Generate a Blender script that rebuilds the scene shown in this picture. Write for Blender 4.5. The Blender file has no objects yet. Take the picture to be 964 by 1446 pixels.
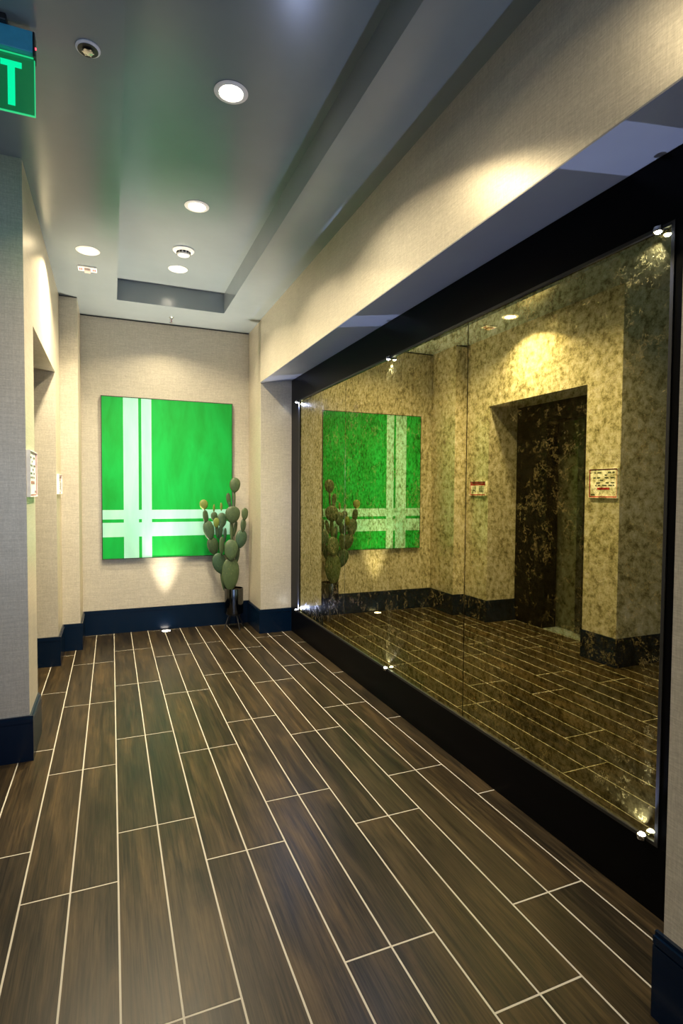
import bpy, bmesh, math, random
from mathutils import Matrix, Vector
random.seed(7)
SC = bpy.context.scene
COL = SC.collection

# ------------------------------------------------------------------ camera
YAW, PITCH, ROLL = 0.39268, -0.03714, 0.00667
FPX = 783.3
def cam_axes():
    cy, sy = math.cos(YAW), math.sin(YAW)
    f = Vector((sy*math.cos(PITCH), cy*math.cos(PITCH), math.sin(PITCH)))
    r = Vector((cy, -sy, 0)); u = r.cross(f)
    r2 = r*math.cos(ROLL)+u*math.sin(ROLL); u2 = -r*math.sin(ROLL)+u*math.cos(ROLL)
    return r2, u2, f
cd = bpy.data.cameras.new('camera')
cd.sensor_fit = 'HORIZONTAL'; cd.sensor_width = 36.0; cd.lens = FPX/964*36.0; cd.clip_start = 0.05
cam = bpy.data.objects.new('camera', cd); COL.objects.link(cam)
r_, u_, f_ = cam_axes()
M = Matrix.Identity(4)
for i in range(3):
    M[i][0] = r_[i]; M[i][1] = u_[i]; M[i][2] = -f_[i]
M[0][3], M[1][3], M[2][3] = -0.0112, 0.0, 1.4113
cam.matrix_world = M
SC.camera = cam

# ------------------------------------------------------------------ view, world, rear fill light
vs = SC.view_settings
vs.view_transform = 'Standard'; vs.look = 'None'; vs.gamma = 1.0; vs.exposure = 0.0
vs.use_curve_mapping = False
wd = bpy.data.worlds.new('world'); SC.world = wd; wd.use_nodes = True
wd.node_tree.nodes['Background'].inputs[0].default_value = (0.35, 0.5, 0.8, 1)
wd.node_tree.nodes['Background'].inputs[1].default_value = 0.15
# added cool fill at the unseen, guessed glazed front behind the camera
dl = bpy.data.lights.new('rear_cool_fill', 'AREA'); dl.shape = 'RECTANGLE'; dl.size = 3.6; dl.size_y = 2.2
dl.energy = 72; dl.color = (0.45, 0.62, 1.0)
dlo = bpy.data.objects.new('rear_cool_fill', dl); COL.objects.link(dlo)
dlo.location = (-0.85, -4.25, 1.35); dlo.rotation_euler = (math.radians(90), 0, 0)

WARM = (1.0, 0.84, 0.56)
COOL = (0.52, 0.62, 1.0)
P_TRAY, P_SIDE = 48.0, 50.0
P_LED = 30.0

# ------------------------------------------------------------------ materials
def nt(name):
    m = bpy.data.materials.new(name); m.use_nodes = True
    t = m.node_tree; return m, t, t.nodes['Principled BSDF']
def setp(b, **k):
    names = {'col': 'Base Color', 'rough': 'Roughness', 'metal': 'Metallic', 'spec': 'Specular IOR Level',
             'trans': 'Transmission Weight', 'ior': 'IOR', 'coat': 'Coat Weight', 'crough': 'Coat Roughness',
             'ecol': 'Emission Color', 'estr': 'Emission Strength', 'alpha': 'Alpha', 'sheen': 'Sheen Weight'}
    for a, v in k.items():
        if a in ('col', 'ecol') and len(v) == 3: v = (*v, 1)
        b.inputs[names[a]].default_value = v
def node(t, typ, **k):
    n = t.nodes.new(typ)
    for a, v in k.items():
        if isinstance(a, str) and a.startswith('i_'):
            n.inputs[a[2:].replace('_', ' ')].default_value = v
        else: setattr(n, a, v)
    return n
def ramp(t, fac, stops):
    n = t.nodes.new('ShaderNodeValToRGB'); cr = n.color_ramp
    while len(cr.elements) > 1: cr.elements.remove(cr.elements[-1])
    for i, (p, c) in enumerate(stops):
        e = cr.elements[0] if i == 0 else cr.elements.new(p)
        e.position = p; e.color = (*c, 1) if len(c) == 3 else c
    t.links.new(fac, n.inputs[0]); return n.outputs[0]
def coords(t, scale=(1, 1, 1), kind='Object', rnd=False):
    tc = t.nodes.new('ShaderNodeTexCoord'); mp = t.nodes.new('ShaderNodeMapping')
    mp.inputs['Scale'].default_value = scale
    src = tc.outputs[kind]
    if rnd:
        oi = t.nodes.new('ShaderNodeObjectInfo'); mul = t.nodes.new('ShaderNodeVectorMath'); mul.operation = 'MULTIPLY_ADD'
        cmb = t.nodes.new('ShaderNodeCombineXYZ')
        for i in range(3): t.links.new(oi.outputs['Random'], cmb.inputs[i])
        t.links.new(cmb.outputs[0], mul.inputs[0]); mul.inputs[1].default_value = (37.1, 91.7, 53.3)
        t.links.new(src, mul.inputs[2]); src = mul.outputs[0]
    t.links.new(src, mp.inputs[0]); return mp.outputs[0]
def noise(t, vec, scale, detail=4, rough=0.55, dist=0.0):
    n = node(t, 'ShaderNodeTexNoise'); n.inputs['Scale'].default_value = scale
    n.inputs['Detail'].default_value = detail; n.inputs['Roughness'].default_value = rough
    n.inputs['Distortion'].default_value = dist; t.links.new(vec, n.inputs['Vector']); return n.outputs['Fac']
def mix(t, fac, a, b, typ='MIX'):
    n = node(t, 'ShaderNodeMix', data_type='RGBA', blend_type=typ)
    for sock, v in ((n.inputs[0], fac), (n.inputs[6], a), (n.inputs[7], b)):
        if isinstance(v, (int, float)): sock.default_value = v
        elif isinstance(v, tuple): sock.default_value = (*v, 1) if len(v) == 3 else v
        else: t.links.new(v, sock)
    return n.outputs[2]
def math_(t, op, a, b=0.0, c=0.0, clamp=False):
    n = node(t, 'ShaderNodeMath', operation=op); n.use_clamp = clamp
    for i, v in enumerate((a, b, c)):
        if isinstance(v, (int, float)): n.inputs[i].default_value = v
        else: t.links.new(v, n.inputs[i])
    return n.outputs[0]
def bump(t, b, h, strength=0.2, dist=0.002):
    n = node(t, 'ShaderNodeBump'); n.inputs['Strength'].default_value = strength; n.inputs['Distance'].default_value = dist
    t.links.new(h, n.inputs['Height']); t.links.new(n.outputs[0], b.inputs['Normal'])

def mat_linen():
    m, t, b = nt('linen_wallpaper')
    # woven threads: fine stretched noise both ways (world metres)
    v1 = coords(t, (60, 60, 420)); v2 = coords(t, (420, 420, 45)); v3 = coords(t)
    n1 = noise(t, v1, 1.0, 3, .6); n2 = noise(t, v2, 1.0, 3, .6); n3 = noise(t, v3, 3.0, 3)
    w = math_(t, 'ADD', math_(t, 'MULTIPLY', n1, .55), math_(t, 'MULTIPLY', n2, .45))
    c = ramp(t, w, [(.30, (.36, .33, .27)), (.50, (.56, .52, .435)), (.70, (.74, .70, .61))])
    n4 = noise(t, coords(t, (9, 9, 170)), 1.0, 2, .5); n5 = noise(t, coords(t, (170, 170, 9)), 1.0, 2, .5)
    c = mix(t, .6, c, ramp(t, math_(t, 'ADD', math_(t, 'MULTIPLY', n4, .6), math_(t, 'MULTIPLY', n5, .4)), [(.38, (.72, .72, .72)), (.62, (1.12, 1.12, 1.12))]), 'MULTIPLY')
    c = mix(t, .25, c, ramp(t, n3, [(.3, (.46, .425, .36)), (.7, (.62, .58, .50))]))
    t.links.new(c, b.inputs['Base Color'])
    setp(b, rough=.36, metal=.28, spec=.85); b.inputs['Specular Tint'].default_value = (1.0, .80, .42, 1); bump(t, b, w, .20, .0010); return m
def mat_paint(name, col, rough=.5, spec=.5, metal=0.0, amp=.06):
    m, t, b = nt(name); v = coords(t)
    n = noise(t, v, 2.2, 4)
    lo = tuple(c*(1-amp) for c in col); hi = tuple(min(1, c*(1+amp)) for c in col)
    t.links.new(ramp(t, n, [(.3, lo), (.7, hi)]), b.inputs['Base Color'])
    setp(b, rough=rough, spec=spec, metal=metal)
    bump(t, b, noise(t, v, 220, 2), .04, .0006); return m
def mat_plain(name, col, rough=.4, metal=0.0, **k):
    m, t, b = nt(name); v = coords(t); n = noise(t, v, 30, 3)
    lo = tuple(c*.93 for c in col); hi = tuple(min(1, c*1.07) for c in col)
    t.links.new(ramp(t, n, [(.3, lo), (.7, hi)]), b.inputs['Base Color'])
    setp(b, rough=rough, metal=metal, **k); return m
def mat_emit(name, col, strength):
    m, t, b = nt(name); setp(b, col=(0, 0, 0), ecol=col, estr=strength, rough=.3); return m
def mat_plank():
    m, t, b = nt('wood_look_tile')
    v = coords(t, (1, 1, 1), rnd=True)
    mp = node(t, 'ShaderNodeMapping'); mp.inputs['Scale'].default_value = (34, 2.2, 1); t.links.new(v, mp.inputs[0])
    g = noise(t, mp.outputs[0], 1.0, 6, .62, .6)
    mp2 = node(t, 'ShaderNodeMapping'); mp2.inputs['Scale'].default_value = (13, 1.7, 1); t.links.new(v, mp2.inputs[0])
    cl = noise(t, mp2.outputs[0], 1.0, 6, .65, .7)
    mp3 = node(t, 'ShaderNodeMapping'); mp3.inputs['Scale'].default_value = (190, 4, 1); t.links.new(v, mp3.inputs[0])
    fg = noise(t, mp3.outputs[0], 1.0, 3, .6)
    base = ramp(t, g, [(.30, (.003, .0024, .0016)), (.46, (.013, .0095, .0052)), (.58, (.034, .0235, .0110)), (.72, (.095, .062, .026))])
    blot = ramp(t, cl, [(.36, (.005, .0048, .0040)), (.50, (.017, .0130, .0075)), (.70, (.092, .062, .028))])
    c = mix(t, .5, base, blot)
    c = mix(t, .35, c, ramp(t, fg, [(.40, (.002, .002, .0018)), (.60, (.045, .034, .020))]))
    oi = t.nodes.new('ShaderNodeObjectInfo')
    tint = ramp(t, oi.outputs['Random'], [(0, (.78, .78, .80)), (.4, (1.0, .97, .92)), (.75, (1.15, 1.08, .95)), (1, (.88, .92, .92))])
    c = mix(t, 1.0, c, tint, 'MULTIPLY')
    t.links.new(c, b.inputs['Base Color'])
    rr = math_(t, 'MULTIPLY_ADD', cl, .18, .25); t.links.new(rr, b.inputs['Roughness'])
    setp(b, spec=.13); bump(t, b, g, .10, .0008); return m
def mat_mirror():
    m, t, b = nt('antique_mirror')
    v = coords(t)
    wn_ = node(t, 'ShaderNodeTexNoise'); wn_.inputs['Scale'].default_value = 9; wn_.inputs['Detail'].default_value = 4; t.links.new(v, wn_.inputs['Vector'])
    wv = node(t, 'ShaderNodeVectorMath', operation='MULTIPLY_ADD')
    t.links.new(wn_.outputs['Color'], wv.inputs[0]); wv.inputs[1].default_value = (.03, .03, .03); t.links.new(v, wv.inputs[2])
    # cloudy mottling of the silvering
    cl = noise(t, wv.outputs[0], 34, 10, .76, 0)
    cl2 = noise(t, wv.outputs[0], 8, 4, .6, .3)
    tone = math_(t, 'ADD', math_(t, 'MULTIPLY', cl, .80), math_(t, 'MULTIPLY', cl2, .20))
    silver = ramp(t, tone, [(.34, (.08, .068, .020)), (.43, (.25, .225, .080)), (.51, (.49, .45, .205)), (.64, (.70, .66, .41))])
    # crackle: winding ridges of two noises, gathered in patches
    def ridge(sc, width, dist):
        n = noise(t, wv.outputs[0], sc, 9, .72, dist)
        d = math_(t, 'ABSOLUTE', math_(t, 'SUBTRACT', n, .5))
        return ramp(t, d, [(0, (1, 1, 1)), (width*.4, (.8, .8, .8)), (width, (0, 0, 0))])
    brk = noise(t, v, 4.5, 5, .65)
    gate = ramp(t, brk, [(.51, (0, 0, 0)), (.60, (1, 1, 1))])
    gate2 = ramp(t, noise(t, v, 13, 6, .75), [(.53, (0, 0, 0)), (.60, (1, 1, 1))])
    e1 = ridge(10, .009, .0); e2 = ridge(32, .026, .0)
    vein = math_(t, 'ADD', math_(t, 'MULTIPLY', e1, gate), math_(t, 'MULTIPLY', math_(t, 'MULTIPLY', e2, gate2), .7), clamp=True)
    out = t.nodes['Material Output']
    gl = node(t, 'ShaderNodeBsdfGlossy'); gl.inputs['Roughness'].default_value = .012
    t.links.new(silver, gl.inputs['Color'])
    setp(b, rough=.35, metal=.35, spec=.5)
    gv = ramp(t, cl, [(.35, (.10, .065, .012)), (.65, (.34, .25, .06))])
    t.links.new(gv, b.inputs['Base Color'])
    ms = node(t, 'ShaderNodeMixShader'); t.links.new(math_(t, 'MULTIPLY_ADD', vein, .80, .03, clamp=True), ms.inputs[0])
    t.links.new(gl.outputs[0], ms.inputs[1]); t.links.new(b.outputs[0], ms.inputs[2])
    t.links.new(ms.outputs[0], out.inputs[0]); return m
def mat_canvas(name, lo, hi, streak=.5):
    m, t, b = nt(name); v = coords(t, (6, 6, 1.6)); n = noise(t, v, 1.0, 5, .6, .4)
    v2 = coords(t, (160, 1, 160)); w = noise(t, v2, 1, 2)
    t.links.new(ramp(t, n, [(.32, lo), (.68, hi)]), b.inputs['Base Color'])
    setp(b, rough=.55, spec=.3); bump(t, b, w, .1, .0006); return m
def mat_cactus():
    m, t, b = nt('cactus_skin'); v = coords(t, kind='Object', rnd=True)
    n = noise(t, v, 2.2, 4, .6)
    oi = t.nodes.new('ShaderNodeObjectInfo')
    tint = ramp(t, oi.outputs['Random'], [(0, (.015, .060, .042)), (.35, (.025, .072, .040)), (.7, (.065, .092, .024)), (1, (.035, .058, .020))])
    c = mix(t, .5, tint, ramp(t, n, [(.3, (.012, .036, .024)), (.7, (.055, .10, .05))]))
    vo = node(t, 'ShaderNodeTexVoronoi'); vo.inputs['Scale'].default_value = 5.5; t.links.new(v, vo.inputs['Vector'])
    dots = ramp(t, vo.outputs['Distance'], [(.10, (1, 1, 1)), (.17, (0, 0, 0))])
    c = mix(t, dots, c, (.20, .19, .08))
    t.links.new(c, b.inputs['Base Color']); setp(b, rough=.5); bump(t, b, n, .3, .01); return m

LINEN = mat_linen()
CEIL = mat_paint('ceiling_paint', (.20, .238, .262), .20, .55)
SOFFIT = mat_paint('header_soffit_paint', (.20, .21, .24), .42, .5)
NAVY = mat_paint('navy_gloss_paint', (.0005, .0065, .021), .25, .32)
BLACK = mat_plain('black_lacquer', (.0015, .0015, .002), .30, spec=.06)
BLACKM = mat_plain('black_satin_metal', (.012, .012, .012), .38)
GROUT = mat_paint('beige_grout', (.34, .32, .27), .8, .2)
PLANK = mat_plank()
MIRROR = mat_mirror()
GREEN = mat_canvas('emerald_canvas', (.0, .25, .022), (.0, .37, .055))
MINT = mat_canvas('mint_canvas', (.26, .62, .53), (.37, .70, .64))
DARKEDGE = mat_plain('dark_canvas_edge', (.02, .035, .02), .5)
WHITE = mat_plain('white_plastic', (.88, .88, .87), .4)
CHROME = mat_plain('chrome', (.72, .73, .75), .12, 1.0)
# elevator leaves
DARKMETAL = mat_plain('dark_bronze', (.085, .09, .065), .30, .4)
POTM = mat_plain('black_chrome', (.10, .105, .11), .10, 1.0)
SOIL = mat_paint('potting_soil', (.05, .035, .02), .9, .1, amp=.4)
CACT = mat_cactus()
CACTY = mat_plain('young_pad_skin', (.115, .16, .028), .55)
RED = mat_plain('red_print', (.42, .015, .03), .3, coat=1.0, crough=.06)
PAPER = mat_plain('white_sign_face', (.72, .70, .62), .45)
INK = mat_plain('dark_print', (.05, .07, .05), .4, coat=1.0, crough=.06)
STEEL = mat_plain('brushed_aluminium', (.42, .50, .54), .32, .8)
TEAL = mat_plain('teal_lit_aluminium', (.07, .45, .62), .35)  # teal light on the aluminium sign housing, put into its colour
LENSW = mat_emit('warm_lens', (1.0, .90, .70), 30)
LENSC = mat_emit('cool_lens', (.80, .87, 1.0), 60)
LENSF = mat_emit('floor_lens', (1.0, .88, .75), 22)
EXITG = mat_emit('lit_green_letter', (.0, .95, .40), 1.0)
EXITE = mat_emit('lit_acrylic_edge', (.02, .85, .30), .75)
REDLED = mat_emit('red_led', (1, .05, .08), 4)
def mat_acrylic():
    m, t, b = nt('green_lit_acrylic'); v = coords(t); n = noise(t, v, 6, 3)
    setp(b, col=(.10, .55, .25), trans=.75, rough=.08, ior=1.3, ecol=(.0, .40, .12), estr=.10)
    return m
ACRYL = mat_acrylic()

# ------------------------------------------------------------------ mesh helpers
def link(name, me, mat, parent=None, loc=(0, 0, 0)):
    o = bpy.data.objects.new(name, me); COL.objects.link(o); o.location = loc
    if mat is not None and not me.materials: me.materials.append(mat)
    if parent is not None: o.parent = parent
    return o
def addbox(bm, x0, x1, y0, y1, z0, z1):
    v = [bm.verts.new((x, y, z)) for x in (x0, x1) for y in (y0, y1) for z in (z0, z1)]
    for f in ((0, 1, 3, 2), (4, 6, 7, 5), (0, 4, 5, 1), (2, 3, 7, 6), (0, 2, 6, 4), (1, 5, 7, 3)):
        bm.faces.new([v[i] for i in f])
def boxes(name, lst, mat, parent=None, bevel=0.0, seg=2, loc=(0, 0, 0)):
    bm = bmesh.new()
    for b in lst: addbox(bm, *b)
    bmesh.ops.recalc_face_normals(bm, faces=bm.faces)
    if bevel:
        bmesh.ops.bevel(bm, geom=list(bm.edges), offset=bevel, segments=seg, affect='EDGES', profile=.6)
    me = bpy.data.meshes.new(name); bm.to_mesh(me); bm.free()
    return link(name, me, mat, parent, loc)
def prism(name, poly, axis, a0, a1, mat, parent=None):
    """extrude a 2-D polygon along an axis"""
    bm = bmesh.new()
    def mk(p, a):
        return {'x': (a, p[0], p[1]), 'y': (p[0], a, p[1]), 'z': (p[0], p[1], a)}[axis]
    A = [bm.verts.new(mk(p, a0)) for p in poly]; B = [bm.verts.new(mk(p, a1)) for p in poly]
    bm.faces.new(A); bm.faces.new(B[::-1]); n = len(poly)
    for i in range(n): bm.faces.new((A[i], B[i], B[(i+1) % n], A[(i+1) % n]))
    bmesh.ops.recalc_face_normals(bm, faces=bm.faces)
    me = bpy.data.meshes.new(name); bm.to_mesh(me); bm.free()
    return link(name, me, mat, parent)
def lathe_mesh(name, prof, seg=32, axis='z'):
    bm = bmesh.new(); rings = []
    for r, z in prof:
        if r < 1e-6: rings.append([bm.verts.new((0, 0, z))])
        else: rings.append([bm.verts.new((r*math.cos(2*math.pi*i/seg), r*math.sin(2*math.pi*i/seg), z)) for i in range(seg)])
    for a, b in zip(rings, rings[1:]):
        for i in range(seg):
            j = (i+1) % seg
            if len(a) == 1 and len(b) == 1: continue
            if len(a) == 1: bm.faces.new((a[0], b[i], b[j]))
            elif len(b) == 1: bm.faces.new((a[i], b[0], a[j]))
            else: bm.faces.new((a[i], b[i], b[j], a[j]))
    bmesh.ops.recalc_face_normals(bm, faces=bm.faces)
    for f in bm.faces: f.smooth = True
    me = bpy.data.meshes.new(name); bm.to_mesh(me); bm.free(); return me
def sharp(o, ang=35):
    me = o.data; me.shade_smooth(); me.set_sharp_from_angle(angle=math.radians(ang))
def lathe(name, prof, mat, parent=None, loc=(0, 0, 0), seg=32, rot=None):
    o = link(name, lathe_mesh(name, prof, seg), mat, parent, loc); sharp(o)
    if rot: o.rotation_euler = rot
    return o
def tube(name, p0, p1, r, mat, parent=None, r2=None, seg=12):
    p0, p1 = Vector(p0), Vector(p1); d = p1-p0
    me = lathe_mesh(name, [(0, 0), (r, 0), (r2 or r, d.length), (0, d.length)], seg)
    me.transform(Matrix.Translation(p0) @ d.to_track_quat('Z', 'Y').to_matrix().to_4x4())
    o = link(name, me, mat, parent); sharp(o); return o
def thing(name, label, cat, loc=(0, 0, 0), group=None):
    o = bpy.data.objects.new(name, None); COL.objects.link(o); o.location = loc; o.empty_display_size = .1
    return tag(o, label, cat, group)
def tag(o, label, cat, group=None):
    o['label'] = label; o['category'] = cat
    if group: o['group'] = group
    return o
def struct(o, label, cat):
    o['kind'] = 'structure'; o['label'] = label; o['category'] = cat; return o
def copy_tree(o, parent=None):
    c = o.copy(); COL.objects.link(c)
    if parent is not None: c.parent = parent
    for ch in [x for x in o.children]: copy_tree(ch, c)
    return c

# ------------------------------------------------------------------ setting
XL, XR, XM = -0.415, 1.342, 1.656
YP, YO0, YO1, YST, YB = 3.25, 3.60, 4.93, 5.36, 5.86
YJ, YN = 5.345, 0.998
ZC, ZT = 3.07, 3.25
TX0, TX1, TY0, TY1 = 0.045, 0.975, 0.10, 5.29
BH = 0.235
LX, LY = -3.0, -4.2     # lobby behind and left of the camera

floor = boxes('floor', [(LX, 1.9, LY, YB+.1, -.10, -.0007)], GROUT)
struct(floor, 'dark wood-look plank tile floor with pale grout lines', 'floor')
W, L, GAP = 0.156, 0.9277, 0.0050
def plank_mesh():
    bm = bmesh.new(); addbox(bm, -W/2+GAP/2, W/2-GAP/2, -L/2+GAP/2, L/2-GAP/2, -.008, 0)
    top = [e for e in bm.edges if all(v.co.z > -.001 for v in e.verts)]
    bmesh.ops.bevel(bm, geom=top, offset=.0012, segments=1, affect='EDGES')
    bmesh.ops.recalc_face_normals(bm, faces=bm.faces)
    me = bpy.data.meshes.new('plank'); bm.to_mesh(me); bm.free(); me.materials.append(PLANK); return me
PM = plank_mesh()
for k in range(-14, 11):
    ph = .252 if (k//2) % 2 else .555
    for j in range(-2, 7):
        y = ph + j*L + L/2; x = (k+.5)*W
        if y-L/2 > YB: continue
        if x < XL-.1 and y-L/2 > YP and not (y+L/2 > YO0 and y-L/2 < YO1 and x > -1.0): continue
        if x < -1.0 and y-L/2 > YP-.1: continue
        if x-W/2 > XR+.01 and y+L/2 < YN: continue
        o = bpy.data.objects.new('plank', PM); COL.objects.link(o); o.location = (x, y, 0); o.parent = floor

# ceiling with recessed tray
ceil = boxes('ceiling', [(LX, TX0, LY, YB, ZC, ZC+.3), (TX1, XR+.4, LY, YB, ZC, ZC+.3),
                         (TX0, TX1, TY1, YB, ZC, ZC+.3), (TX0, TX1, LY, TY0, ZC, ZC+.3),
                         (TX0, TX1, TY0, TY1, ZT, ZC+.3)], CEIL)
struct(ceil, 'pale painted ceiling with a long recessed tray', 'ceiling')
wb = boxes('wall_back', [(LX, 2.0, YB, YB+.1, 0, ZC)], LINEN)
struct(wb, 'end wall in beige linen wallpaper behind the green painting', 'wall')
boxes('gap_shade_strip', [(-.275, XR, YB-.002, YB, ZC-.007, ZC)], BLACKM, wb)  # black strip stands in for the shade in the ceiling joint
wl = boxes('wall_left', [(LX, XL, YP, YO0, 0, ZC)], LINEN)
boxes('wall_over_recess', [(-1.15, XL, YO0, YO1, 2.335, ZC)], LINEN, wl)
boxes('wall_far_block', [(-1.15, XL, YO1, YB, 0, ZC)], LINEN, wl)
boxes('corner_pilaster', [(XL, -.275, YST, YB, 0, ZC)], LINEN, wl)
boxes('gap_shade_strip', [(XL, -.275, YST-.002, YST, ZC-.007, ZC)], BLACKM, wl)  # same painted shade line across the pilaster top
struct(wl, 'left wall in beige linen wallpaper with elevator recess', 'wall')
wr = boxes('wall_right', [(XR, 1.9, YJ, YB, 0, ZC), (XR, 1.9, LY, YN, 0, ZC), (1.71, 1.9, YN, YJ, 0, ZC)], LINEN)
struct(wr, 'right wall in beige linen wallpaper around the mirror niche', 'wall')
hd = prism('header', [(XR-.004, 2.470), (XR-.004, ZC), (1.71, ZC), (1.71, 2.525)], 'y', YN, YJ, LINEN, wr)
tr = prism('trim_1', [(XR-.006, 2.464), (XR-.006, 2.470), (1.71, 2.525), (1.71, 2.519)], 'y', YN, YJ, SOFFIT)
struct(tr, 'grey painted soffit under the header of the mirror niche', 'trim')
wo = boxes('wall_side', [(LX-.1, LX, LY, YP+.1, 0, ZC)], LINEN)
struct(wo, 'lobby wall left of the camera in beige linen wallpaper', 'wall')
wf = boxes('wall_front', [(LX, -2.7, LY-.1, LY, 0, ZC), (1.0, 1.9, LY-.1, LY, 0, ZC), (-2.7, 1.0, LY-.1, LY, 2.5, ZC)], LINEN)
struct(wf, 'lobby wall behind the camera in beige linen wallpaper', 'wall')
wn = boxes('added_window_1', [(-2.7, -2.64, LY-.1, LY-.02, 0, 2.5), (.94, 1.0, LY-.1, LY-.02, 0, 2.5), (-2.64, .94, LY-.1, LY-.02, 2.44, 2.5),
                        (-1.46, -1.40, LY-.1, LY-.02, 0, 2.44), (-.30, -.24, LY-.1, LY-.02, 0, 2.44)], BLACKM)
struct(wn, 'unseen glazed lobby front behind the camera, added around the cool fill light', 'window')  # glazing is guessed, added as the source of the cool rear fill

# baseboards: tall board, groove, small cap
def base_run(bm, x0, x1, y0, y1, nx, ny):
    """rectangle of the wall line, n = outward normal; t = thickness"""
    for t, z0, z1 in ((.018, 0.0, .198), (.012, .198, .203), (.018, .203, .224), (.010, .224, BH)):
        addbox(bm, min(x0, x0+nx*t), max(x1, x1+nx*t), min(y0, y0+ny*t), max(y1, y1+ny*t), z0, z1)
def baseboard(name, runs, label):
    bm = bmesh.new()
    for r in runs: base_run(bm, *r)
    bmesh.ops.recalc_face_normals(bm, faces=bm.faces)
    me = bpy.data.meshes.new(name); bm.to_mesh(me); bm.free()
    return struct(link(name, me, NAVY), label, 'baseboard')
T = .018
baseboard('baseboard_back', [(-.275, XR, YB, YB, 0, -1)], 'tall navy baseboard along the end wall')
baseboard('baseboard_left', [(LX, XL+T, YP, YP, 0, -1), (XL, XL, YP, YO0, 1, 0), (-.80, XL+T, YO1, YO1, 0, -1),
                             (XL, XL, YO1, YST, 1, 0), (XL, -.275+T, YST, YST, 0, -1), (-.275, -.275, YST, YB, 1, 0),
                             (-.80, XL, YO0, YO0, 0, 1)], 'tall navy baseboard stepping along the left wall')
baseboard('baseboard_right', [(XR, XR, YJ-T, YB, -1, 0), (XR, XM, YJ, YJ, 0, -1), (XR, XR, LY, YN+T, -1, 0)],
          'tall navy baseboard along the right wall beside the mirror')

# elevator: granite surround and two sliding leaves deep in the left recess
el = struct(bpy.data.objects.new('door_1', None), 'dark bronze elevator doors in a black surround, in the left wall recess', 'elevator door')
COL.objects.link(el); el.location = (-.80, 4.265, 0)
def P_(o):  # keep world coordinates for children of an offset empty
    o.location = Vector(o.location)-o.parent.location; return o
P_(boxes('jamb_post', [(-.95, -.79, 4.47, 4.93, 0, 2.335)], BLACK, el, .004))
P_(boxes('jamb_post', [(-.95, -.79, 3.60, 3.68, 0, 2.335)], BLACK, el, .004))
P_(boxes('lintel', [(-.95, -.79, 3.68, 4.47, 2.14, 2.335)], BLACK, el, .004))
d1 = P_(boxes('door_leaf', [(-.965, -.94, 3.66, 4.16, .012, 2.16)], DARKMETAL, el, .003))
d2 = P_(boxes('door_leaf', [(-.99, -.97, 4.13, 4.50, .012, 2.16)], DARKMETAL, el, .003))
st = P_(boxes('meeting_stile', [(-.945, -.925, 4.11, 4.19, .012, 2.14)], BLACKM, el, .003))
P_(boxes('sill', [(-1.05, -.79, 3.68, 4.47, -.006, .008)], STEEL, el, .002))
P_(boxes('back_panel', [(-1.12, -1.06, 3.60, 4.93, 0, 2.335)], BLACKM, el))

# ------------------------------------------------------------------ mirror wall
mw = thing('wall_mirror', 'veined gold antique mirror in a wide black frame filling the right wall niche', 'mirror', (1.68, 3.2, 0))
def mbox(name, b, mat, bev=.002): return P_(boxes(name, [b], mat, mw, bev))
MZ0, MZ1, MY0, MY1 = .247, 2.272, 1.270, 5.085
mbox('frame_rail', (XM, 1.705, YN, YJ, 0, MZ0-.012), BLACK)
mbox('frame_rail', (XM, 1.705, YN, YJ, MZ1+.012, 2.512), BLACK)
mbox('frame_stile', (XM, 1.705, YN, MY0-.012, MZ0-.012, MZ1+.012), BLACK)
mbox('frame_stile', (XM, 1.705, MY1+.012, YJ, MZ0-.012, MZ1+.012), BLACK)
P_(boxes('frame_bead', [(XM-.004, 1.70, MY0-.012, MY1+.012, MZ0-.012, MZ0), (XM-.004, 1.70, MY0-.012, MY1+.012, MZ1, MZ1+.012),
                        (XM-.004, 1.70, MY0-.012, MY0, MZ0, MZ1), (XM-.004, 1.70, MY1, MY1+.012, MZ0, MZ1)], BLACKM, mw))
SE = [MY0, 2.38, 3.97, MY1]
for a, b in zip(SE, SE[1:]):
    mbox('mirror_pane', (1.662, 1.668, a+.003, b-.003, MZ0, MZ1), MIRROR, .0008)
mbox('backing_board', (1.670, 1.70, MY0, MY1, MZ0, MZ1), BLACKM, 0)

# small cool LED pucks clipped on the frame, top ones throwing down, bottom ones throwing a square beam up
def gobo_light(name, up, parent, lean=0.0):
    ld = bpy.data.lights.new(name, 'SPOT'); ld.energy = P_LED; ld.color = COOL; ld.shadow_soft_size = .004
    ld.spot_size = math.radians(112); ld.spot_blend = .5
    lo = bpy.data.objects.new(name, ld); COL.objects.link(lo); lo.parent = parent
    lo.rotation_euler = (math.pi+lean, 0, 0) if up else (-lean, 0, 0)
    return lo
def square_beam(name, energy, parent):
    ld = bpy.data.lights.new(name, 'SPOT'); ld.energy = energy; ld.color = COOL; ld.shadow_soft_size = .003
    ld.spot_size = math.radians(40); ld.spot_blend = 0
    ld.use_nodes = True; t = ld.node_tree
    em = t.nodes['Emission']; tc = t.nodes.new('ShaderNodeTexCoord'); sp = t.nodes.new('ShaderNodeSeparateXYZ')
    t.links.new(tc.outputs['Normal'], sp.inputs[0])
    def ratio(i): return math_(t, 'ABSOLUTE', math_(t, 'DIVIDE', sp.outputs[i], sp.outputs[2]))
    a = math_(t, 'LESS_THAN', ratio(0), .145); b = math_(t, 'LESS_THAN', ratio(1), .058)
    t.links.new(math_(t, 'MULTIPLY', a, b), em.inputs['Strength'])
    lo = bpy.data.objects.new(name, ld); COL.objects.link(lo); lo.parent = parent
    lo.rotation_euler = (math.pi, 0, 0); return lo
PUCK = [(5.125, 'at the far end'), (3.215, 'at mid length'), (1.308, 'at the near end')]
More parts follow.
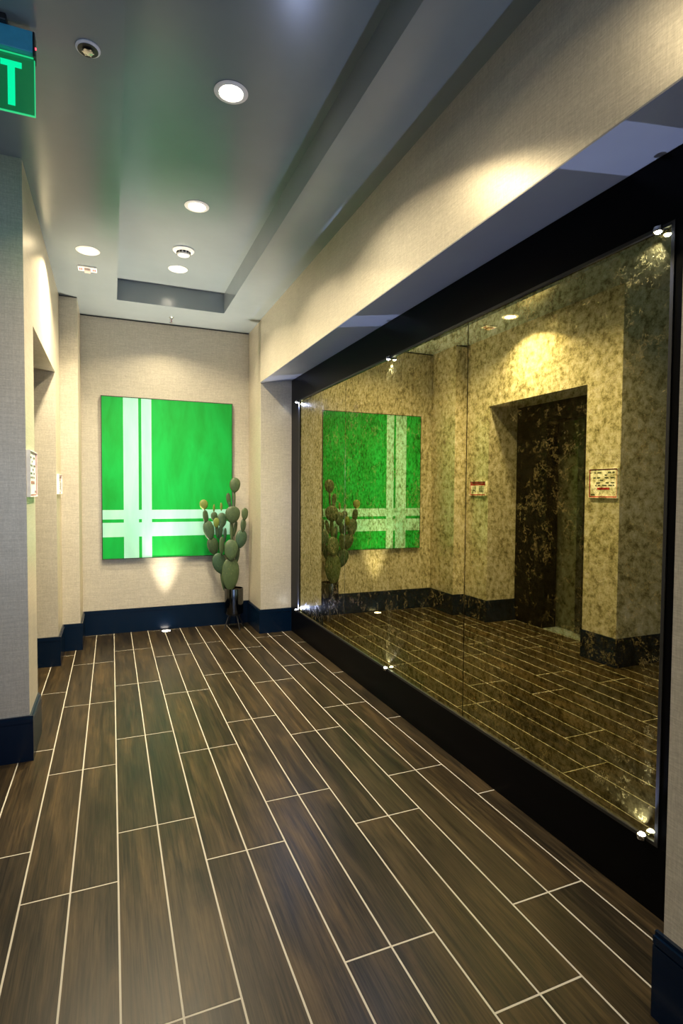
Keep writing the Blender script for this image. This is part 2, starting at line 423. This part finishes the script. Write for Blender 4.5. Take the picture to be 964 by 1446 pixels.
for zi, (z, up, word) in enumerate(((MZ0+.004, True, 'bottom'), (MZ1-.004, False, 'top'))):
    s = 1 if up else -1
    for y, wd_ in PUCK:
        yy = min(y, 5.125)
        t = thing('mirror_light', 'tiny cool LED clip light on the mirror frame, %s edge, %s' % (word, wd_), 'light',
                  (1.640, yy, z), 'LED clip lights on the mirror frame')
        boxes('clip', [(.002, .018, -.008, .008, -.016*s if up else 0, 0 if up else .016)], CHROME, t, .001)
        lathe('housing', [(0, -.010*s), (.014, -.010*s), (.016, 0), (.016, .004*s), (.012, .005*s)], CHROME, t, seg=20)
        lathe('lens', [(0, .012*s), (.007, .010*s), (.0118, .0045*s), (0, .003*s)], LENSC, t, seg=20)
        g = gobo_light('clip_glow', up, t, math.radians(38) if y > 5 else (math.radians(-30) if y < 2 else 0)); g.location = (-.002, 0, .020*s)
        if up:
            q = square_beam('beam', P_LED*4.5, t); q.location = (-.002, 0, .018)

# ------------------------------------------------------------------ painting
pt = thing('painting', 'large emerald green canvas painting crossed by pale mint stripes', 'painting', (.53, YB, .742))
px = [-.094, .097, .236, .2635, .3575, 1.153]; pz = [.742, .952, 1.092, 1.124, 1.216, 2.308]
P_(boxes('stretcher', [(px[0]+.002, px[-1]-.002, YB-.038, YB-.001, pz[0]+.002, pz[-1]-.002)], DARKEDGE, pt))
P_(boxes('float_frame', [(px[0]-.008, px[0], YB-.043, YB-.001, pz[0]-.008, pz[-1]+.008), (px[-1], px[-1]+.008, YB-.043, YB-.001, pz[0]-.008, pz[-1]+.008),
                      (px[0], px[-1], YB-.043, YB-.001, pz[0]-.008, pz[0]), (px[0], px[-1], YB-.043, YB-.001, pz[-1], pz[-1]+.008)], DARKEDGE, pt))
me = bpy.data.meshes.new('canvas'); V, F, MI = [], [], []
for i in range(5):
    for j in range(5):
        b0 = len(V)
        V += [(px[i], YB-.042, pz[j]), (px[i+1], YB-.042, pz[j]), (px[i+1], YB-.042, pz[j+1]), (px[i], YB-.042, pz[j+1])]
        F.append((b0, b0+1, b0+2, b0+3)); MI.append(1 if (i in (1, 3) or j in (1, 3)) else 0)
# give the canvas its thickness
b0 = len(V); x0, x1, z0, z1 = px[0], px[-1], pz[0], pz[-1]
V += [(x, y, z) for y in (YB-.042, YB-.038) for x, z in ((x0, z0), (x1, z0), (x1, z1), (x0, z1))]
for i in range(4): F.append((b0+i, b0+4+i, b0+4+(i+1) % 4, b0+(i+1) % 4)); MI.append(0)
me.from_pydata(V, [], F); me.materials.append(GREEN); me.materials.append(MINT)
me.polygons.foreach_set('material_index', MI); me.update()
P_(link('canvas', me, None, pt))

# ------------------------------------------------------------------ cactus
CX, CY = 1.135, 5.63
cp = thing('potted_cactus', 'tall prickly pear cactus in a glossy black pot on a low stand', 'potted plant', (CX, CY, 0))
lathe('pot', [(0, .16), (.090, .16), (.094, .165), (.096, .41), (.094, .418), (.088, .418), (.086, .39), (0, .39)], POTM, cp, seg=40)
lathe('soil', [(0, .402), (.04, .406), (.0865, .398)], SOIL, cp, seg=24)
for a in (20, 110, 200, 290):
    ca, sa = math.cos(math.radians(a)), math.sin(math.radians(a))
    tube('stand_leg', (.055*ca, .055*sa, .150), (.115*ca, .115*sa, 0.0), .007, BLACKM, cp, .005)
lathe('stand_ring', [(.05, .140), (.066, .140), (.066, .1598), (.05, .1598)], BLACKM, cp, seg=32)
def pad_mesh():
    bm = bmesh.new(); bmesh.ops.create_uvsphere(bm, u_segments=18, v_segments=12, radius=1)
    for v in bm.verts:
        z = v.co.z; k = 1.0+.16*z-(.18 if z < -.6 else 0)*((-z-.6)/.4)
        v.co.x *= k; v.co.y *= (1.0+.1*z)
    for f in bm.faces: f.smooth = True
    me = bpy.data.meshes.new('pad'); bm.to_mesh(me); bm.free(); me.materials.append(CACT); return me
PADM = pad_mesh(); PADY = PADM.copy(); PADY.materials.clear(); PADY.materials.append(CACTY)
K = .00121
# crop-space outline data: centre x, centre y, half width, half height, tilt deg, depth offset, turn deg, young
PADS = [(340, 900, 68, 128, 2, 0, 10, 0), (285, 925, 26, 105, -3, .035, 50, 0), (248, 805, 52, 80, -12, .01, 15, 0),
        (343, 695, 54, 80, 2, -.012, -5, 0), (195, 655, 44, 70, -14, .0, 25, 0), (262, 655, 26, 70, 4, -.03, 60, 0),
        (160, 525, 42, 75, -10, -.015, 20, 0), (133, 415, 24, 55, -8, -.02, 45, 0), (118, 312, 31, 38, -6, -.02, 10, 1),
        (357, 398, 57, 66, 4, -.01, 5, 0), (378, 150, 41, 57, 5, .0, 0, 0), (374, 270, 9, 75, 3, .0, 40, 0),
        (327, 268, 20, 48, -6, .015, 35, 0), (337, 322, 14, 30, -10, .008, 45, 0), (273, 445, 37, 58, 2, .03, 15, 0),
        (268, 332, 10, 32, 0, .03, 30, 1), (212, 412, 27, 34, -3, .05, 25, 0), (210, 345, 8, 32, 0, .05, 30, 1),
        (217, 462, 23, 38, 3, -.04, 15, 1), (226, 532, 16, 58, -4, -.02, 50, 0), (257, 540, 19, 62, 4, .0, 50, 0),
        (350, 535, 17, 85, 3, .005, 50, 0), (384, 520, 17, 60, 12, .03, 50, 0), (432, 605, 46, 70, 10, .01, 20, 0),
        (450, 490, 26, 52, 8, .01, 40, 0), (463, 393, 28, 48, 4, .01, 25, 0), (405, 735, 22, 72, 8, .04, 45, 0),
        (300, 570, 14, 55, 0, .035, 40, 0)]
for cx, cy, hw, hh, tilt, dy, turn, young in PADS:
    o = bpy.data.objects.new('pad', PADY if young else PADM); COL.objects.link(o); o.parent = cp
    x = 1.147+(cx-378)*K-CX; z = 1.533-(cy-95)*K
    th = max(.010, min(.022, hw*K*.45))
    o.scale = (hw*K*1.10, th, hh*K*1.12); o.location = (x, dy, z)
    o.rotation_euler = (random.uniform(-.08, .08), math.radians(tilt), math.radians(turn)*.6)

# ------------------------------------------------------------------ signs on the left wall
def sign(name, label, y0, y1, z0, z1, parts):
    t = thing(name, label, 'sign', (XL, (y0+y1)/2, z0))
    P_(boxes('plate', [(XL+.0005, XL+.012, y0, y1, z0, z1)], WHITE, t, .002))
    e = .004
    P_(boxes('rim', [(XL+.0005, XL+.019, y0-e, y0, z0-e, z1+e), (XL+.0005, XL+.019, y1, y1+e, z0-e, z1+e),
                     (XL+.0005, XL+.019, y0, y1, z0-e, z0), (XL+.0005, XL+.019, y0, y1, z1, z1+e)], WHITE, t))
    for nm, mat, lst in parts:
        q = P_(boxes(nm, [(XL+.0115, XL+.0135, *b) for b in lst], mat, t))
        if len(lst) > 4 or nm == 'text_lines': q['kind'] = 'stuff'
    return t
y0, y1, z0, z1 = 3.262, 3.545, 1.376, 1.611
bw = .009
rows = []
random.seed(3)
for r in range(6):
    zz = 1.585-.021*r; y = y0+.03
    while y < y1-.05:
        w = random.uniform(.012, .045)
        if random.random() < .7: rows.append((y, min(y+w, y1-.03), zz-.010, zz))
        y += w+random.uniform(.008, .02)
sign('evacuation_sign', 'white evacuation plan sign with red border near the elevator, on the near pier', y0, y1, z0, z1, [
    ('border', RED, [(y0, y1, z0, z0+bw), (y0, y1, z1-bw, z1), (y0, y0+bw, z0+bw, z1-bw), (y1-bw, y1, z0+bw, z1-bw)]),
    ('floor_plan', INK, rows), ('red_banner', RED, [(y0+.075, y0+.20, 1.440, 1.456)]), ('corner_note', INK, [(y1-.06, y1-.018, 1.392, 1.404)])])
y0, y1, z0, z1 = 4.955, 5.235, 1.378, 1.532
sign('fire_sign', 'red and white fire safety sign between the elevator and the back corner', y0, y1, z0, z1, [
    ('header_band', RED, [(y0, y1, z1-.045, z1)]), ('border', RED, [(y0, y1, z0, z0+.012), (y0, y0+.012, z0+.012, z1-.045), (y1-.012, y1, z0+.012, z1-.045)]),
    ('header_lettering', PAPER, [(y0+.04+.026*i, y0+.058+.026*i, z1-.030, z1-.015) for i in range(8)]),
    ('text_lines', INK, [(y0+.03, y0+.12, z1-.066-.017*i, z1-.058-.017*i) for i in range(4)]),
    ('pictogram', INK, [(y1-.060, y1-.050, 1.40, 1.47), (y1-.10, y1-.088, 1.41, 1.48), (y1-.088, y1-.060, 1.425, 1.435), (y1-.05, y1-.03, 1.40, 1.408)])])

# ------------------------------------------------------------------ downlights
def downlight(label, x, y, z, power):
    t = thing('downlight', label, 'light', (x, y, z), 'round recessed ceiling downlights')
    lathe('trim_ring', [(.052, -.0005), (.076, -.0005), (.078, -.003), (.072, -.007), (.056, -.008), (.052, -.004)], WHITE, t, seg=40)
    lathe('lens', [(0, -.0045), (.04, -.0045), (.0525, -.003), (.0525, -.001), (0, -.001)], LENSW, t, seg=40)
    ld = bpy.data.lights.new('downlight_lamp', 'AREA'); ld.shape = 'DISK'; ld.size = .095; ld.energy = power; ld.color = WARM
    ld.spread = math.radians(130)
    lo = bpy.data.objects.new('downlight_lamp', ld); COL.objects.link(lo); lo.parent = t; lo.location = (0, 0, -.010)
    return t
for y, lb in ((4.85, 'farthest glowing round downlight in the ceiling tray, below the smoke detector'),
              (3.745, 'middle glowing round downlight in the ceiling tray'),
              (2.63, 'largest, nearest glowing round downlight in view in the ceiling tray'),
              (1.52, 'round downlight in the ceiling tray just above the camera')):
    downlight(lb, .513, y, ZT, P_TRAY*(.15 if y < 2 else 1))
downlight('glowing round downlight in the lower ceiling by the left wall, over the elevator', -.150, 4.29, ZC, P_SIDE)

# in-floor uplight under the painting
fu = thing('floor_uplight', 'small round in-floor uplight glowing at the foot of the end wall', 'light', (.483, 5.765, 0))
lathe('trim_ring', [(.040, .0), (.052, .0), (.051, .003), (.042, .004), (.040, .002)], CHROME, fu, seg=32)
lathe('lens', [(0, .0025), (.040, .0018), (.040, 0), (0, 0)], LENSF, fu, seg=32)
ld = bpy.data.lights.new('uplight_lamp', 'SPOT'); ld.energy = 950; ld.color = (1, .86, .64); ld.shadow_soft_size = .02
ld.spot_size = math.radians(54); ld.spot_blend = 1.0
lo = bpy.data.objects.new('uplight_lamp', ld); COL.objects.link(lo); lo.parent = fu; lo.location = (0, 0, .02); lo.rotation_euler = (math.pi+.21, 0, 0)

# ------------------------------------------------------------------ ceiling devices
sd = thing('smoke_detector', 'white round smoke detector in the ceiling tray', 'smoke detector', (.512, 4.456, ZT))
lathe('base', [(0, 0), (.080, 0), (.080, -.008), (.066, -.020), (0, -.020)], WHITE, sd, seg=40)
lathe('head', [(.050, -.0195), (.050, -.030), (.044, -.042), (.02, -.046), (0, -.046)], WHITE, sd, seg=40)
for i in range(12):
    a = 2*math.pi*i/12
    v = boxes('vent_slot', [(-.009, .009, -.003, .003, -.033, -.021)], BLACKM, sd)
    v.location = (.0500*math.cos(a), .0500*math.sin(a), 0); v.rotation_euler = (0, 0, a+math.pi/2)
def sprinkler(label, x, y, metal, cupw, up=0.0):
    t = thing('fire_sprinkler', label, 'sprinkler', (x, y, ZC))
    lathe('escutcheon', [(.016, -.0005), (cupw, -.0005), (cupw, -.004), (cupw-.006, -.008), (.018, -.010), (.016, -.004)], metal, t, seg=28)
    lathe('body', [(0, 0), (.012, 0), (.012, -.02), (.007, -.024), (0, -.024)], CHROME, t, seg=16)
    for s in (-1, 1):
        tube('frame_arm', (s*.010, 0, -.020), (s*.004, 0, -.050), .0025, CHROME, t)
    tube('bulb', (0, 0, -.022), (0, 0, -.046), .003, RED, t)
    if up: lathe('cup_recess', [(0, -.0006), (cupw-.008, -.0006), (cupw-.008, -.0095), (0, -.0105)], BLACKM, t, seg=28)
    lathe('deflector', [(0, -.050), (.016, -.050), (.018, -.052), (0, -.053)], CHROME, t, seg=16)
    for i in range(6):
        a = math.pi/3*i
        d = boxes('deflector_tooth', [(.014, .021, -.003, .003, -.053, -.051)], CHROME, t); d.rotation_euler = (0, 0, a)
    if up:
        for ch in t.children:
            if ch.name.split('.')[0] not in ('escutcheon', 'cup_recess'): ch.location.z += up
    return t
sprinkler('pendent fire sprinkler in a dark ceiling cup beside the exit sign', -.080, 2.354, WHITE, .044, .036)
sprinkler('small pendent fire sprinkler on the ceiling close to the end wall', .532, 5.606, CHROME, .022)
al = thing('ceiling_strobe', 'white ceiling fire strobe with red lettering behind the left downlight', 'alarm', (-.165, 4.63, ZC))
boxes('plate', [(-.065, .065, -.045, .045, -.012, -.0005)], WHITE, al, .003)
boxes('lens', [(-.022, .022, -.030, .030, -.030, -.0115)], mat_plain('clear_lens', (.7, .55, .5), .15), al, .005)
rl = boxes('red_lettering', [(-.055+.012*i, -.047+.012*i, -.020, .020, -.0135, -.0115) for i in (0, 1)]+[(.036+.012*i, .044+.012*i, -.020, .020, -.0135, -.0115) for i in (0, 1)], RED, al); rl['kind'] = 'stuff'

# ------------------------------------------------------------------ exit sign
EX, EY = -.253, 2.34
ex = thing('exit_sign', 'edge-lit green acrylic EXIT sign hanging from the ceiling, top left', 'exit sign', (EX-.16, EY, ZC))
P_(boxes('canopy', [(EX-.25, EX-.085, EY-.045, EY+.045, 3.045, ZC-.0005)], BLACKM, ex, .004))
P_(boxes('housing', [(EX-.33, EX-.006, EY-.026, EY+.026, 2.972, 3.046)], TEAL, ex, .003))
P_(boxes('end_cap', [(EX-.006, EX, EY-.026, EY+.026, 2.960, 3.046)], BLACKM, ex, .002))
P_(boxes('end_cap', [(EX-.336, EX-.33, EY-.026, EY+.026, 2.960, 3.046)], BLACKM, ex, .002))
P_(lathe('test_lamp', [(0, 0), (.004, 0), (.004, .003), (0, .005)], REDLED, ex, (EX, EY-.010, 2.998), 12, (0, math.pi/2, 0)))
pl0, pl1, pz0, pz1 = EX-.334, EX-.002, 2.762, 2.973
P_(boxes('acrylic_panel', [(pl0+.003, pl1-.003, EY-.004, EY+.004, pz0+.003, pz1)], ACRYL, ex))
P_(boxes('lit_edge', [(pl0, pl1, EY-.004, EY+.004, pz0, pz0+.003), (pl0, pl0+.003, EY-.004, EY+.004, pz0+.003, pz1), (pl1-.003, pl1, EY-.004, EY+.004, pz0+.003, pz1),
                  (pl0+.003, pl1-.003, EY-.0045, EY-.0042, pz1-.010, pz1-.004)], EXITE, ex))
la0, la1 = pz0+.022, pz1-.034
def letter(nm, polys):
    bm = bmesh.new()
    for poly in polys:
        A = [bm.verts.new((p[0], EY-.0055, p[1])) for p in poly]; B = [bm.verts.new((p[0], EY-.0043, p[1])) for p in poly]
        bm.faces.new(A); bm.faces.new(B[::-1])
        for i in range(len(poly)): bm.faces.new((A[i], B[i], B[(i+1) % len(poly)], A[(i+1) % len(poly)]))
    bmesh.ops.recalc_face_normals(bm, faces=bm.faces)
    m = bpy.data.meshes.new(nm); bm.to_mesh(m); bm.free(); P_(link(nm, m, EXITG, ex))
R_ = lambda a, b, c, d: [(a, c), (b, c), (b, d), (a, d)]
s = .018
tx = EX-.044            # right end of the T
letter('letter_t', [R_(tx-.066, tx, la1-s*1.15, la1), R_(tx-.033-.0115, tx-.033+.0115, la0, la1-s*1.15)])
ix = tx-.066-.022
letter('letter_i', [R_(ix-.024, ix, la0, la1)])
xx = ix-.024-.012
letter('letter_x', [[(xx-.082, la0), (xx-.056, la0), (xx, la1), (xx-.026, la1)], [(xx-.026, la0), (xx, la0), (xx-.056, la1), (xx-.082, la1)]])
e0 = xx-.082-.012
letter('letter_e', [R_(e0-.056, e0-.034, la0, la1), R_(e0-.034, e0, la0, la0+s*1.1), R_(e0-.034, e0, la1-s*1.1, la1), R_(e0-.034, e0-.006, (la0+la1)/2-s/2, (la0+la1)/2+s/2)])
ld = bpy.data.lights.new('sign_glow', 'AREA'); ld.shape = 'RECTANGLE'; ld.size = .32; ld.size_y = .19; ld.energy = .18; ld.color = (.02, 1.0, .40)
lo = bpy.data.objects.new('sign_glow', ld); COL.objects.link(lo); lo.parent = ex
lo.location = Vector((EX-.168, EY+.009, 2.866))-ex.location; lo.rotation_euler = (math.radians(-90), 0, math.pi)
